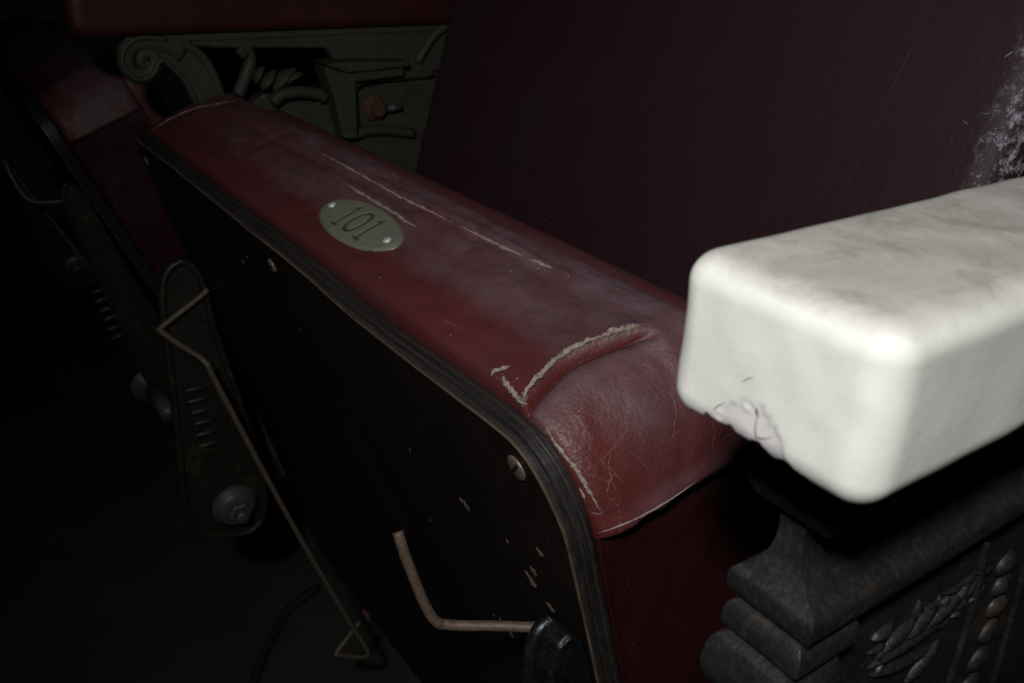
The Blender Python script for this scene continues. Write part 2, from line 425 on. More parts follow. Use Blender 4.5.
def find_tear(root):
    """where the tear runs (x over y) on the untorn strip"""
    v, f, d, c, sd_ = boxing(False); mw = root.matrix_world; iv = mw.inverted()
    t = BVHTree.FromPolygons([mw @ (Vector(p)-Vector(PIV)) for p in v], f); L = []
    for px, py in ((523, 402), (528, 391), (543, 375), (555, 363), (566, 355), (578, 349), (592, 343), (606, 338), (622, 332), (640, 325)):
        h = t.ray_cast(CAM, ray(px, py))[0]
        if h: q = iv @ h+Vector(PIV); L.append((q.y, q.x))
    L.sort(); TEAR[0] = ([a for a, b in L], [b for a, b in L]); print('TEAR', [(round(a, 4), round(b, 4)) for a, b in L])
def build_seat(root, worn=True, iron='gloss', iron2='bracket'):
    off = PIV
    # board of laminated veneers
    board = None
    lay = [(.0, .0018, 0, 'front'), (.0018, .0034, .0003, 'plyC'), (.0034, .0050, .0000, 'plyA'), (.0050, .0066, .0005, 'plyC'), (.0066, .0080, .0002, 'plyB'), (.0080, .0094, .0009, 'plyC')]
    for k, (a, b, ins, mt) in enumerate(lay):
        if mt == 'front':
            v, f, mi = veneer(a, b, ins, k, True)
            board = obj('seat_board', v, f, [M['lacquer'], M['worn'], M['plyB']], root, off, smooth=False)
            board.data.polygons.foreach_set('material_index', mi)
        else:
            v, f, mi = veneer(a, b, ins, k); obj('veneer', v, f, M[mt], board, off, smooth=False)
    if worn: find_tear(root)
    v, f, d, c, sd_ = boxing(worn)
    lea = obj('leather_boxing', v, f, M['leather'], root, off)
    add_attr(lea, 'dust', d); add_attr(lea, 'crack', c); add_attr(lea, 'side', sd_)
    # the sitting side of the cushion, hidden behind the strip
    v, f = rbox((.010, .060, -.355), (.432, .094, -.006), .014, 30, 6, 26)
    v = [(x, y+.010*math.sin(math.pi*(x-.01)/.422)*math.sin(math.pi*(z+.355)/.349)*(1 if y > .075 else 0), z) for x, y, z in v]
    cu = obj('cushion', v, f, M['leather'], root, off); add_attr(cu, 'dust', [.3]*len(v)); add_attr(cu, 'crack', [.3]*len(v))
    return board, lea
def screw(root, x, z, r=.0042, ang=.5):
    v, f = lathe([(r, -.0002), (r, -.0006), (r*.88, -.0010), (r*.5, -.0012), (.0004, -.00125)], (0, 1, 0), (x, 0, z), 18)
    v = [(p[0], p[1], p[2]) for p in v]
    s = obj('screw', [(p[0], p[1]*1, p[2]) for p in v], f, M['screw'], root, PIV)
    c, sn = math.cos(ang), math.sin(ang); a, b = r*.86, r*.14
    q = [(x+c*u-sn*w_, y, z+sn*u+c*w_) for y in (-.00140, -.0006) for u, w_ in ((-a, -b), (a, -b), (a, b), (-a, b))]
    obj('slot', q, [(0, 1, 2, 3), (4, 5, 6, 7), (0, 1, 5, 4), (1, 2, 6, 5), (2, 3, 7, 6), (3, 0, 4, 7)], M['slot'], s, PIV, smooth=False)
    return s
def seat_side(px, py, X):
    """pixel -> (y, z) in seat coordinates on the plane x = X of the seat"""
    r = ray(px, py); t = (P0.x+X)/r.x; p = r*t+CAM-P0
    c, s = math.cos(TILT), math.sin(TILT)
    return (p.y*c+p.z*s, -p.y*s+p.z*c)
def bracket(root, X, mat, ysc=1, dz=0.0, side=1):
    """cast hinge arm: flat arm with raised rim, knuckle, nut"""
    o = [seat_side(px, py, .022) for px, py in ((180, 257), (168, 264), (161, 280), (161, 310), (166, 350), (172, 400), (177, 450), (180, 490), (190, 518), (208, 531), (228, 533), (250, 528), (262, 512), (263, 490), (256, 455), (246, 420), (232, 380), (220, 345), (211, 318), (206, 296), (200, 276), (191, 262))]
    o = [(min(y*ysc, -.0008), z+dz) for y, z in o]
    v, f = extr(o, X-.005, X+.005); arm = obj('hinge_arm', v, f, mat, root, PIV, smooth=False, bevel=.0015, segs=3)
    xs = X+.005*side
    rim = catmull([(xs, y*.97-.0012, z*.99-.002) for y, z in o+o[:1]], 3)
    v, f = tube(rim, .0026, 6, False); obj('rim', v, f, mat, arm, PIV)
    for k in range(6):   # worn cast lettering reads as short raised strokes
        y, z = seat_side(194+2.6*k, 386+11*k, .022); z += dz
        v, f = blob((xs, y, z), ((0, 1, -.25), (0, .25, 1), (1, 0, 0)), .0085, .0026, .0022, .12); obj('cast_stroke', v, f, mat, arm, PIV)
    py_, pz_ = PIV[1]+.002, PIV[2]+.004+dz
    yb, zb = seat_side(238, 510, .022+.014); zb += dz
    v, f = lathe([(.017, 0), (.0175, .003), (.0150, .005), (.0135, .008), (.0125, .009)], (side, 0, 0), (xs, yb, zb), 24); w_ = obj('washer', v, f, M['steel'], arm, PIV)
    v, f = lathe([(.0092, .009), (.0095, .015), (.0080, .0165)], (side, 0, 0), (xs, yb, zb), 6); obj('nut', v, f, M['steel'], arm, PIV, smooth=False, bevel=.0006)
    v, f = lathe([(.0052, .0165), (.0052, .021), (.004, .022)], (side, 0, 0), (xs, yb, zb), 14); obj('bolt_end', v, f, M['steel'], arm, PIV)
    v, f = tube([(X-side*.004, yb, zb), (X-side*.058, yb, zb)], .0075, 14); obj('pivot_shaft', v, f, M['steel'], arm, PIV)
    return arm

seat = seat_empty('tip_up_seat', 0, TILT)
tag(seat, 'folded theatre seat with worn maroon leather edge and oval number plate 101', 'theatre seat', 'tip-up seats in the row')
board, lea = build_seat(seat)
for x, z, a in ((.4225, -.0105, .9), (.2295, -.0125, .3), (.0045, -.0140, 1.2)): screw(seat, x, z, .0042 if x > .4 else .0036, a)
armL = bracket(seat, .022, M['bracket'])
armR = bracket(seat, .436, M['gloss'], ysc=.6, dz=.012, side=-1)
bpy.context.view_layer.update()
# hat wire: the far piece runs down the board, the near piece is bent up
def sw(pts, r, n=6, name='hat_wire'):
    p = catmull(pts, n); v, f = tube(p, r, 10, True, .05); return obj(name, v, f, M['wire'], seat, PIV)
def S3(px, py, X): y, z = seat_side(px, py, X); return (X, y, z)
p1 = S3(200, 297, .032); p2 = S3(163, 326, .032); p2b = S3(161, 331, .034); p3 = S3(180, 345, .046); p4 = S3(205, 362, .062); p4b = S3(218, 386, .066); p5 = S3(290, 520, .083); p5b = S3(352, 626, .097); p6 = S3(367, 650, .102); p6b = S3(364, 657, .102); p7 = S3(340, 655, .100); p7b = S3(337, 652, .099); p8 = S3(352, 632, .094); p9 = S3(360, 622, .090)
sw([(p1[0], -.002, p1[2]+.003), p1, p2, p2b, p3, p4, p4b, p5, p5b, p6, p6b, p7, p7b, p8, p9], .0020)
q0 = S3(531, 627, .424); q1 = S3(500, 626, .418); q2 = S3(452, 625, .410); q2b = S3(436, 621, .408); q3 = S3(424, 602, .406); q4 = S3(407, 560, .403); q5 = S3(402, 545, .402); q6 = S3(398, 532, .4005)
sw([(q0[0]+.004, q0[1]+.006, q0[2]), q0, q1, q2, q2b, q3, q4, q5, q6], .0017)
v, f = lathe([(.006, 0), (.006, -.002), (.003, -.003)], (0, 1, 0), (.090, 0, p9[2]+.002), 12); obj('wire_staple', v, f, M['rust'], seat, PIV)

# surface lookup on the leather, for the tears, seams and the plate
def bvh_of(o):
    return BVHTree.FromPolygons([o.matrix_world @ v.co for v in o.data.vertices], [tuple(p.vertices) for p in o.data.polygons])
LB = bvh_of(lea); BB = bvh_of(board)
inv = seat.matrix_world.inverted()
def hit(px, py, tree=None):
    h = (tree or LB).ray_cast(CAM, ray(px, py))
    if h[0] is None: return None
    n = h[1] if h[1].dot(ray(px, py)) < 0 else -h[1]
    return h[0], n
def ribbon(name, pix, width, mat, thick=.0004, rag=.5, step=1.2, tree=None, parent=None, lump=0):
    pts = []
    for a, b in zip(pix, pix[1:]):
        L = math.hypot(b[0]-a[0], b[1]-a[1]); k = max(1, int(L/step))
        for i in range(k): pts.append((a[0]+(b[0]-a[0])*i/k, a[1]+(b[1]-a[1])*i/k))
    pts.append(pix[-1]); P3 = [hit(*p, tree) for p in pts]; P3 = [p for p in P3 if p]
    if len(P3) < 3: return None
    vs, fs = [], []; N = len(P3); sd0 = random.uniform(0, 99)
    for i, (p, n) in enumerate(P3):
        t = (P3[min(i+1, N-1)][0]-P3[max(i-1, 0)][0]).normalized(); sd = t.cross(n).normalized()
        e = min(1, 4*min(i, N-1-i)/N+.15)
        wl, wr = [width*e*max(.08, 1+rag*(1.5*noise.noise(Vector((i*.21, sd0+q_, 0)))+.9*noise.noise(Vector((i*.7, sd0+q_, 5)))+.25*random.uniform(-1, 1))) for q_ in (0, 9)]
        top = n*thick*(1+lump*random.uniform(-1, 1))*e
        for q in (p-sd*wl-n*.0004, p-sd*wl*.6+top, p+sd*wr*.6+top*random.uniform(.7, 1.2), p+sd*wr-n*.0004): vs.append(inv @ q)
    for i in range(N-1):
        for k in range(3): a = i*4+k; fs.append((a, a+1, a+5, a+4))
    o = obj(name, vs, fs, mat, parent or seat); return o
def fibres(name, pix, n, spread, length, mat):
    vs, fs = [], []
    for _ in range(n):
        i = random.randrange(len(pix)-1); t = random.random(); a, b = pix[i], pix[i+1]
        h = hit(a[0]+(b[0]-a[0])*t+random.gauss(0, spread), a[1]+(b[1]-a[1])*t+random.gauss(0, spread))
        if not h: continue
        p, nn = h; d = (nn*random.uniform(-.05, .5)+Vector((random.uniform(-1, 1), random.uniform(-1, 1), random.uniform(-1, 1)))).normalized()*length*random.uniform(.3, 1)
        v, f = tube([inv @ (p-nn*.0001), inv @ (p+d*.5+nn*.0003), inv @ (p+d+nn*.0001)], random.uniform(.00007, .00016), 4)
        o = len(vs); vs += v; fs += [tuple(q+o for q in g) for g in f]
    return tag(obj(name, vs, fs, mat, seat), kind='stuff')
tear1 = [(522, 402), (524, 394), (531, 385), (541, 373), (553, 361), (563, 353), (575, 346), (590, 340), (603, 336)]
ribbon('torn_edge', tear1, .0008, M['fray'], .0006, .5, 1.1, lump=.5)
ribbon('torn_edge', [(600, 337), (612, 332), (622, 330), (632, 327), (640, 325)], .0009, M['fray'], .0004, .8, 1.1, lump=.7)
ribbon('torn_edge', [(491, 376), (494, 371), (499, 370), (504, 368), (510, 366)], .0006, M['fray'], .0006, .5, 1, lump=.5)
ribbon('torn_edge', [(502, 377), (508, 386), (514, 394), (520, 401), (528, 405)], .0009, M['fray'], .0007, .6, 1, lump=.6)
ribbon('torn_edge', [(529, 420), (533, 425), (537, 430)], .0006, M['fray'], .0005, .6, 1, lump=.6)
tear2 = [(546, 426), (549, 433), (556, 444), (565, 456), (574, 467), (582, 479), (590, 492), (597, 505), (601, 511)]
ribbon('torn_edge', tear2, .00065, M['fray'], .0006, .6, 1.1, lump=.6)
ribbon('torn_edge', [(579, 488), (583, 494), (585, 500)], .0005, M['fray'], .0004, .5, 1)
ribbon('welt', [(598, 533), (608, 530), (622, 525), (640, 517), (660, 506), (680, 493), (697, 481)], .00032, M['pale'], .0003, .5, 1.2)
fibres('loose_fibres', tear1+[(612, 332), (636, 326)], 90, 1.2, .0010, M['fray'])
fibres('loose_fibres', [(502, 377), (514, 394), (524, 403)], 50, 1.6, .0010, M['fray'])
fibres('loose_fibres', tear2, 40, 1.0, .0008, M['fray'])
for pix, wd in (([(313, 148), (345, 166), (370, 180), (400, 197), (430, 211), (453, 223)], .0005), ([(460, 226), (480, 236), (505, 248), (523, 256)], .0006),
                ([(345, 183), (362, 194), (378, 203), (395, 213), (405, 221), (417, 227)], .0008), ([(528, 259), (541, 264), (552, 268)], .0007),
                ([(152, 132), (158, 126), (170, 119), (185, 112), (200, 107), (222, 103), (236, 101)], .0005)):
    ribbon('cracked_seam', pix, wd, M['pale'], .0004, .9, 1.5, lump=.8)
for pix in ([(565, 376), (567, 388), (563, 402), (558, 412)], [(600, 385), (597, 400), (596, 418), (590, 440)], [(612, 378), (614, 398), (619, 415), (628, 434)],
            [(560, 437), (580, 434), (594, 438)], [(588, 470), (606, 455), (622, 438), (640, 425)], [(596, 452), (612, 470), (628, 488)], [(640, 380), (655, 392), (668, 410)],
            [(575, 408), (574, 425), (580, 440)], [(625, 445), (640, 460), (652, 472)], [(610, 470), (612, 482), (616, 492)], [(630, 360), (648, 366), (662, 376)], [(440, 318), (452, 324), (470, 334)]):
    j = [(pix[0][0], pix[0][1])]
    for a, b in zip(pix, pix[1:]): j += [((a[0]+b[0])/2+random.uniform(-1.5, 1.5), (a[1]+b[1])/2+random.uniform(-1.5, 1.5)), b]
    ribbon('hairline_crack', [(x+2.2*noise.noise(Vector((x*.13, y*.13, 1))), y+2.2*noise.noise(Vector((x*.13, y*.13, 7)))) for a_, b_ in zip(j, j[1:]) for x, y in [(a_[0]+(b_[0]-a_[0])*q/4, a_[1]+(b_[1]-a_[1])*q/4) for q in range(4)]], .00009, M['hair'], .00003, .8, 2)

# oval number plate
hc, hn = hit(360, 226)
pc = inv @ hc; pn = (inv.to_3x3() @ hn).normalized()
pn = (pn*.35+Vector((0, -.10, 1))*.65).normalized()
px_ = (Vector((1, 0, 0))-pn*pn.x).normalized(); py_ = pn.cross(px_)
A_, B_ = .0325, .0120
def digit_cut(u, v):
    best = 1e9
    def seg(x0, y0, x1, y1, hw):
        dx, dy = x1-x0, y1-y0; t = max(0, min(1, ((u-x0)*dx+(v-y0)*dy)/(dx*dx+dy*dy)))
        return math.hypot(u-x0-dx*t, v-y0-dy*t)-hw
    for c in (-.0105, .0105):
        best = min(best, seg(c, -.0068, c, .0068, .00085), seg(c-.0028, -.0070, c+.0028, -.0070, .0004), seg(c-.0026, .0052, c, .0068, .00055))
    e = math.hypot(u/.0042, v/.0066); ring = abs(e-1)*.0048
    hw = .0004+.0007*abs(u)/.0045
    return min(best, ring-hw)
vs, fs, cut = [], [], []
NU, NV = 220, 110
for j in range(NV+1):
    for i in range(NU+1):
        a, b = -1+2*i/NU, -1+2*j/NV
        u, v = a*math.sqrt(1-b*b/2), b*math.sqrt(1-a*a/2)
        rr = math.hypot(u, v); u, v = u*A_, v*B_
        g = 1-ss(-.00015, .00035, digit_cut(u, v)) if rr < .9 else 0
        h = .0018-.0007*ss(.93, 1.0, rr)-.0005*g+.0006*(1-rr*rr)
        cut.append(g); vs.append(pc+px_*u+py_*v+pn*h)
for j in range(NV):
    for i in range(NU): a = j*(NU+1)+i; fs.append((a, a+1, a+NU+2, a+NU+1))
rimi = [i for i in range(NU+1)]+[j*(NU+1)+NU for j in range(1, NV+1)]+[NV*(NU+1)+i for i in range(NU-1, -1, -1)]+[j*(NU+1) for j in range(NV-1, 0, -1)]
b0 = len(vs)
for i in rimi: vs.append(Vector(vs[i])-pn*.0035); cut.append(.4)
for k in range(len(rimi)): fs.append((rimi[k], rimi[(k+1) % len(rimi)], b0+(k+1) % len(rimi), b0+k))
pl = obj('number_plate', vs, fs, M['plate'], seat); add_attr(pl, 'cut', cut)
tag(pl, 'tarnished oval metal plate engraved 101')
for sx in (-1, 1):
    v, f = lathe([(.0019, 0), (.0018, .0006), (.0012, .0010), (.0002, .0011)], pn, pc+px_*sx*.0262+pn*.0019, 12); obj('nail', v, f, M['nail'], pl)

# chips in the black lacquer of the board
def chip(px, py, r, mat='chipwood'):
    h = hit(px, py, BB)
    if not h: return
    p = inv @ h[0]; n = random.randint(11, 15); vs = []
    ang = random.uniform(.6, 1.2); rs = [r*random.uniform(.35, 1.25) for _ in range(n)]
    for lay_, s_ in ((.0001, 1), (-.00012, .92)):
        for k in range(n):
            a = 2*math.pi*k/n; u, w_ = math.cos(a)*rs[k]*s_*.9, math.sin(a)*rs[k]*s_*1.15
            vs.append((p.x+u*math.cos(ang)-w_*math.sin(ang), p.y+lay_, p.z+u*math.sin(ang)+w_*math.cos(ang)))
    fs = [tuple(range(n, 2*n))]+[(k, (k+1) % n, n+(k+1) % n, n+k) for k in range(n)]
    obj('lacquer_chip', vs, fs, M[mat], seat, smooth=False)
for px, py, r in ((465, 504, .0024), (461, 500, .0012), (507, 541, .0011), (540, 553, .0017), (531, 580, .0032), (534, 572, .0018), (511, 634, .0018), (500, 619, .0012), (494, 615, .0007), (551, 608, .0024), (243, 262, .0012), (247, 257, .0007), (276, 269, .0012), (430, 520, .0006), (300, 330, .0006), (410, 450, .0005)):
    chip(px, py, r)
for k in range(9):
    p = (.432+random.uniform(-.006, .006), -.0068, -.076+random.uniform(-.018, .012))
    v, f = blob(p, ((1, 0, 0), (0, 1, 0), (0, 0, 1)), .0022*random.uniform(.5, 1.3), .002, .003*random.uniform(.5, 1.2), .3, 8, 5); obj('flaking_paint', v, f, M['chipwood'] if k % 3 == 0 else M['gloss'], armR, PIV)

# ------------------------------------------------------------------ the next seat along the row
seat2 = seat_empty('tip_up_seat', -PITCH-.035, TILT+math.radians(7.5))
tag(seat2, 'neighbouring folded seat with maroon leather edge, in shadow at the left', 'theatre seat', 'tip-up seats in the row')
b2, l2 = build_seat(seat2, worn=False)
for src in (armL, armR):
    c = src.copy(); COL.objects.link(c); c.parent = seat2
    for ch in src.children:
        if ch.name.startswith('flaking'): continue
        d = ch.copy(); COL.objects.link(d); d.parent = c
        if src is armR:
            if d.data.materials[0] == M['gloss']: d.data = d.data.copy(); d.data.materials[0] = M['bracket']
    if src is armR: c.data = c.data.copy(); c.data.materials[0] = M['bracket']
bpy.context.view_layer.update()
pts = catmull([(.424, -.004, -.078), (.420, -.012, -.079), (.410, -.036, -.070), (.404, -.040, -.055), (.396, -.036, -.035), (.385, -.036, -.055), (.36, -.034, -.11), (.34, -.03, -.18), (.33, -.01, -.24)], 6)
v, f = tube(pts, .0017, 8); obj('hat_wire', v, f, M['wire'], seat2, PIV)

# ------------------------------------------------------------------ backrests
TB = math.radians(16)
def backrest(dx, label):
    o = empty('backrest', (-.379+dx, .2687, H-.33), -TB)   # lower middle of the front face; local z runs up the panel
    L, Ht = .215, .46
    v, f = rbox((-L, 0, 0), (L, .030, Ht), .012, 90, 6, 70)
    v2, wear = [], []
    for x, y, z in v:
        cr = .006*(1-(x/L)**2)*math.sin(math.pi*min(1, max(0, z/Ht)))
        rag = .002*noise.noise(Vector((z*40, 0, 1)))*ss(.19, .215, x)
        v2.append((x+rag, y-(cr if y < .015 else 0)+.0006*noise.noise(Vector((x*14, z*9, 2))), z))
        wear.append(ss(.199, .211, x+.004*noise.noise(Vector((z*25, 3, 1)))))
    p = obj('panel', v2, f, M['back'], o); add_attr(p, 'wear', wear)
    v, f = rbox((-L+.004, .0305, .004), (L-.004, .042, Ht-.004), .004, 8, 3, 8); obj('back_board', v, f, M['wood'], o)
    for sx in (-1, 1):
        v, f = rbox((sx*.235-.036, .0425, .10), (sx*.235+.036, .050, .135), .002, 4, 2, 3); obj('mounting_strap', v, f, M['iron'], o)
    tag(o, label, 'backrest', 'seat backrests in the row')
    return o, p
bk, bp = backrest(0, 'dark maroon backrest panel behind the seat numbered 101, scuffed white along its edge')
bk2, bp2 = backrest(-PITCH, 'shadowed backrest of the neighbouring seat in the far left corner')
bpy.context.view_layer.update()
PB = bvh_of(bp); inv_b = bk.matrix_world.inverted()
for k in range(16):
    px, py = random.uniform(968, 1024), random.uniform(40, 190)
    px = 1000-(py-90)*.30+random.gauss(8, 14)
    h = hit(px, py, PB)
    if not h or px > 1030: continue
    p, n = h; L = random.uniform(.0015, .005); a = random.uniform(0, 6.28)
    ux = Vector((1, 0, 0)); uz = n.cross(ux).normalized(); d = (ux*math.cos(a)+uz*math.sin(a))*L
    v, f = tube([inv_b @ (p+n*.0001), inv_b @ (p+d*.5+n*.0008), inv_b @ (p+d*1.0+n*.0003+uz*L*.2)], random.uniform(.00006, .00012), 5)
    obj('loose_thread', v, f, M['nail'], bk)
h1, h2 = hit(842, 195, PB), hit(905, 60, PB)
v, f = tube([inv_b @ (h1[0]+(h2[0]-h1[0])*t+Vector((0, .00045, 0))) for t in np.linspace(0, 1.15, 12)], .0006, 6); obj('crease_ridge', v, f, bp.data.materials[0], bk)

# ------------------------------------------------------------------ near standard: cream armrest on black cast iron
AX0, AX1, AY0, AZ0, AZ1 = -.0868, -.0492, .0905, H-.0692, H-.0416
std = empty('aisle_standard', (-.0685, .22, 0))
so = (-.0685, .22, 0)
tag(std, 'cream painted armrest on an ornate black cast iron standard at the right', 'seat standard', 'cast iron seat standards')
v, f = rbox((AX0, AY0, AZ0), (AX1, .40, AZ1), .0052, 84, 230, 56)
v2, chipa = [], []
for x, y, z in v:
    q = Vector((x, y, z))
    a = .00030*noise.noise(q*60)+.00022*noise.noise(q*170)
    y2 = y+a; x2 = x+.00035*noise.noise(q*75+Vector((5, 0, 0))); z2 = z+.00025*noise.noise(q*90+Vector((0, 7, 0)))
    # broken lower edge of the end face
    fx = (x-AX0)/(AX1-AX0); c = 0
    near = 1-ss(.004, .011, y-AY0)
    rag = .0012+.0016*max(0, math.sin(math.pi*min(1, fx*1.15)))+.0016*noise.noise(Vector((x*330, 0, 2)))+.0012*noise.noise(Vector((x*1100, 0, 4)))
    lim = AZ0+max(0, rag)*near*(1-ss(.70, .92, fx))*ss(.0, .10, fx)
    if z2 < lim: z2 = lim; c = 0
    if near > .5 and z < AZ0+.0095:
        rad = math.hypot((fx-.47)/.19, (z-AZ0-.001)/.0085)
        c = (1-ss(.92, 1.0, rad+.22*noise.noise(Vector((x*350, 0, z*350)))+.12*noise.noise(Vector((x*1100, 0, z*1100)))))*near
        y2 += .00025*c
    chipa.append(c); v2.append((x2, y2, z2))
arm = obj('armrest', v2, f, M['cream'], std, so); add_attr(arm, 'chip', chipa)
tag(arm, 'armrest with thick chipped cream paint')
bpy.context.view_layer.update()
AB = bvh_of(arm); inv_a = std.matrix_world.inverted()
def aline(pix, wd):
    pts = []
    for a, b in zip(pix, pix[1:]):
        k = 4
        for i in range(k): pts.append((a[0]+(b[0]-a[0])*i/k+random.uniform(-.5, .5), a[1]+(b[1]-a[1])*i/k+random.uniform(-.5, .5)))
    P3 = [hit(*p, AB) for p in pts+[pix[-1]]]; P3 = [inv_a @ (h[0]-h[1]*.00002) for h in P3 if h]
    if len(P3) > 2: v, f = tube(P3, lambda t: wd*(.25+math.sin(math.pi*t)), 6); obj('paint_crack', v, f, M['crackdark'], arm)
aline([(756, 407), (757, 412), (758, 418)], .00016)
aline([(757, 416), (755, 426), (756, 437), (764, 439), (773, 437)], .00010)
aline([(712, 411), (718, 406), (725, 402)], .00008)
aline([(740, 383), (748, 379), (755, 377)], .00006)
def loft_rect(prof, x0, x1, yf, yb, k=1):
    vs, fs = [], []
    for o, z in prof: vs += [(x0-o, yb, z), (x0-o, yf-o, z), (x1+o*(k if o < 0 else 1), yf-o, z), (x1+o*(k if o < 0 else 1), yb, z)]
    for i in range(len(prof)-1):
        for k in range(4): a, b = i*4+k, i*4+(k+1) % 4; fs.append((a, b, b+4, a+4))
    fs += [(0, 1, 2, 3), tuple((len(prof)-1)*4+k for k in range(4))]
    return vs, fs
def smoothprof(p, n=4): return [tuple(q) for q in catmull(p, n)]
LX0, LX1, LY = -.0820, -.0655, .1117; ZS = 1.055
pr = smoothprof([(-.0045, -.0655), (-.0045, -.0735), (-.0015, -.0752), (.0010, -.0785), (.0012, -.0825), (-.0005, -.0862), (-.0030, -.0875)], 4)+smoothprof([(-.0036, -.0882), (-.0038, -.0930), (-.0030, -.0975), (-.0010, -.1008)], 4)+smoothprof([(.0002, -.1015), (.0014, -.1030), (.0014, -.1062), (.0002, -.1082)], 4)+[(-.006, -.1084)]
v, f = loft_rect([(o, H+z*ZS) for o, z in pr], LX0, LX1, LY, .40, 1.9); obj('moulded_rail', v, f, M['iron'], std, so, smooth=False, bevel=.0003)
pr = smoothprof([(-.002, -.1085), (.0004, -.1096), (.0014, -.1115), (.0014, -.1150), (-.0004, -.1165)], 4)
v, f = loft_rect([(o, H+z*ZS) for o, z in pr], LX0, LX1-.001, LY, .1275); obj('capital', v, f, M['iron'], std, so, smooth=False, bevel=.0003)
pr = smoothprof([(-.0004, -.1168), (.0020, -.1182), (.0032, -.1215), (.0034, -.1260), (.0020, -.1295), (-.0005, -.1310)], 4)
v, f = loft_rect([(o, H+z*ZS) for o, z in pr], LX0, LX1-.003, LY, .1255); obj('capital', v, f, M['iron'], std, so, smooth=False, bevel=.0003)
pr = [(-.001, -.1312), (-.001, -.20), (.002, -.26), (-.001, -.34), (-.002, -.5), (.002, -.62)]
v, f = loft_rect([(o, H+z*ZS) for o, z in pr], LX0, LX1-.003, LY+.001, .1265); obj('front_post', v, f, M['iron'], std, so, smooth=False)
v, f = extr([(.127, H-.115), (.40, H-.115), (.43, H-.30), (.36, H-.45), (.30, .12), (.33, .02), (.12, .02), (.16, .12), (.15, H-.35), (.125, H-.22)], -.0770, -.0700); obj('web', v, f, M['iron'], std, so, smooth=False, bevel=.001)
v, f = rbox((-.098, .08, 0), (-.039, .38, .022), .005, 6, 16, 4); obj('foot', v, f, M['iron'], std, so)
v, f = rbox((-.0800, .36, .02), (-.0570, .385, H+.12), .003, 4, 3, 30)
v = [(x, y+.286*max(0, z-H+.2), z) for x, y, z in v]; obj('rear_upright', v, f, M['iron'], std, so)
def SX(px, py, X): r = ray(px, py); return CAM+r*(X/r.x)
def leafshape(c, d, L, th, wd, X=Vector((1, 0, 0))):
    """pointed, gently twisted blade with a raised midrib"""
    d = d.normalized(); sd = d.cross(X).normalized(); vs, fs = [], []; n = 10; bend = random.uniform(-.35, .35)
    for i in range(n+1):
        t = -1+2*i/n; w_ = wd*max(.04, (1-t*t)**.8*(1-.25*t))*(1+random.uniform(-.1, .1)); o = c+d*L*t+sd*wd*bend*(1-t*t)*2
        hgt = th*max(.05, (1-t*t))**.6
        for a, b in ((-1, -.8), (-.85, .25), (-.45, .55), (0, 1.0), (.4, .35), (.85, .15), (1, -.8)): vs.append(o+sd*w_*a+X*hgt*b)
    for i in range(n):
        for k in range(6): a = i*7+k; fs.append((a, a+1, a+8, a+7))
    return vs, fs
def leafpx(a, b, X, wd, th, name, mat, parent, o):
    p, q = SX(*a, X), SX(*b, X); d = q-p
    v, f = leafshape((p+q)/2, d, d.length/2, th, wd); return obj(name, v, f, mat, parent, o)
for a, b, wd in (((868, 668), (944, 618), .0011), ((880, 654), (915, 618), .0016), ((903, 640), (938, 600), .0018), ((925, 628), (962, 588), .0016), ((870, 676), (930, 646), .0009), ((905, 683), (938, 640), .0015), ((948, 606), (968, 580), .0010), ((872, 640), (892, 622), .0013)):
    leafpx(a, b, -.0697, wd, .0018, 'leaf_relief', M['iron'], std, so)
for k in range(22):   # smaller blades filling the carved spray
    t = random.random(); px, py = 868+100*t+random.uniform(-6, 6), 668-82*t+random.uniform(-16, 16); L = random.uniform(12, 26); a_ = random.uniform(-1.25, -.35)
    leafpx((px, py), (px+L*math.cos(a_), py+L*math.sin(a_)), -.0702, random.uniform(.0005, .0009), .0015, 'leaf_relief', M['iron'], std, so)
for px, py, s in ((1003, 562, 1), (999, 583, 1), (994, 604, 1.05), (986, 630, 1.1), (976, 657, 1.15), (966, 684, 1.2)):
    p = SX(px, py, -.0702); v, f = blob(p, ((0, 1, .6), (1, 0, 0), (0, -.6, 1)), .0040*s, .0024, .0030*s, .10); obj('bead', v, f, M['iron'], std, so)
for pts_ in ([(1030, 548), (1018, 590), (1004, 640), (990, 690)], [(985, 540), (978, 580), (966, 625), (945, 690)]):
    v, f = tube([tuple(q) for q in catmull([SX(x, y, -.0700) for x, y in pts_], 6)], .0012, 7); obj('rib', v, f, M['iron'], std, so)
for a, b, wd in (((905, 562), (935, 540), .0022), ((935, 552), (975, 520), .0018), ((960, 545), (995, 500), .0020), ((985, 530), (1022, 480), .0018), ((1000, 530), (1040, 490), .0016), ((838, 620), (858, 575), .0016), ((848, 616), (872, 570), .0012)):
    leafpx(a, b, -.0722, wd, .0020, 'leaf_relief', M['iron'], std, so)

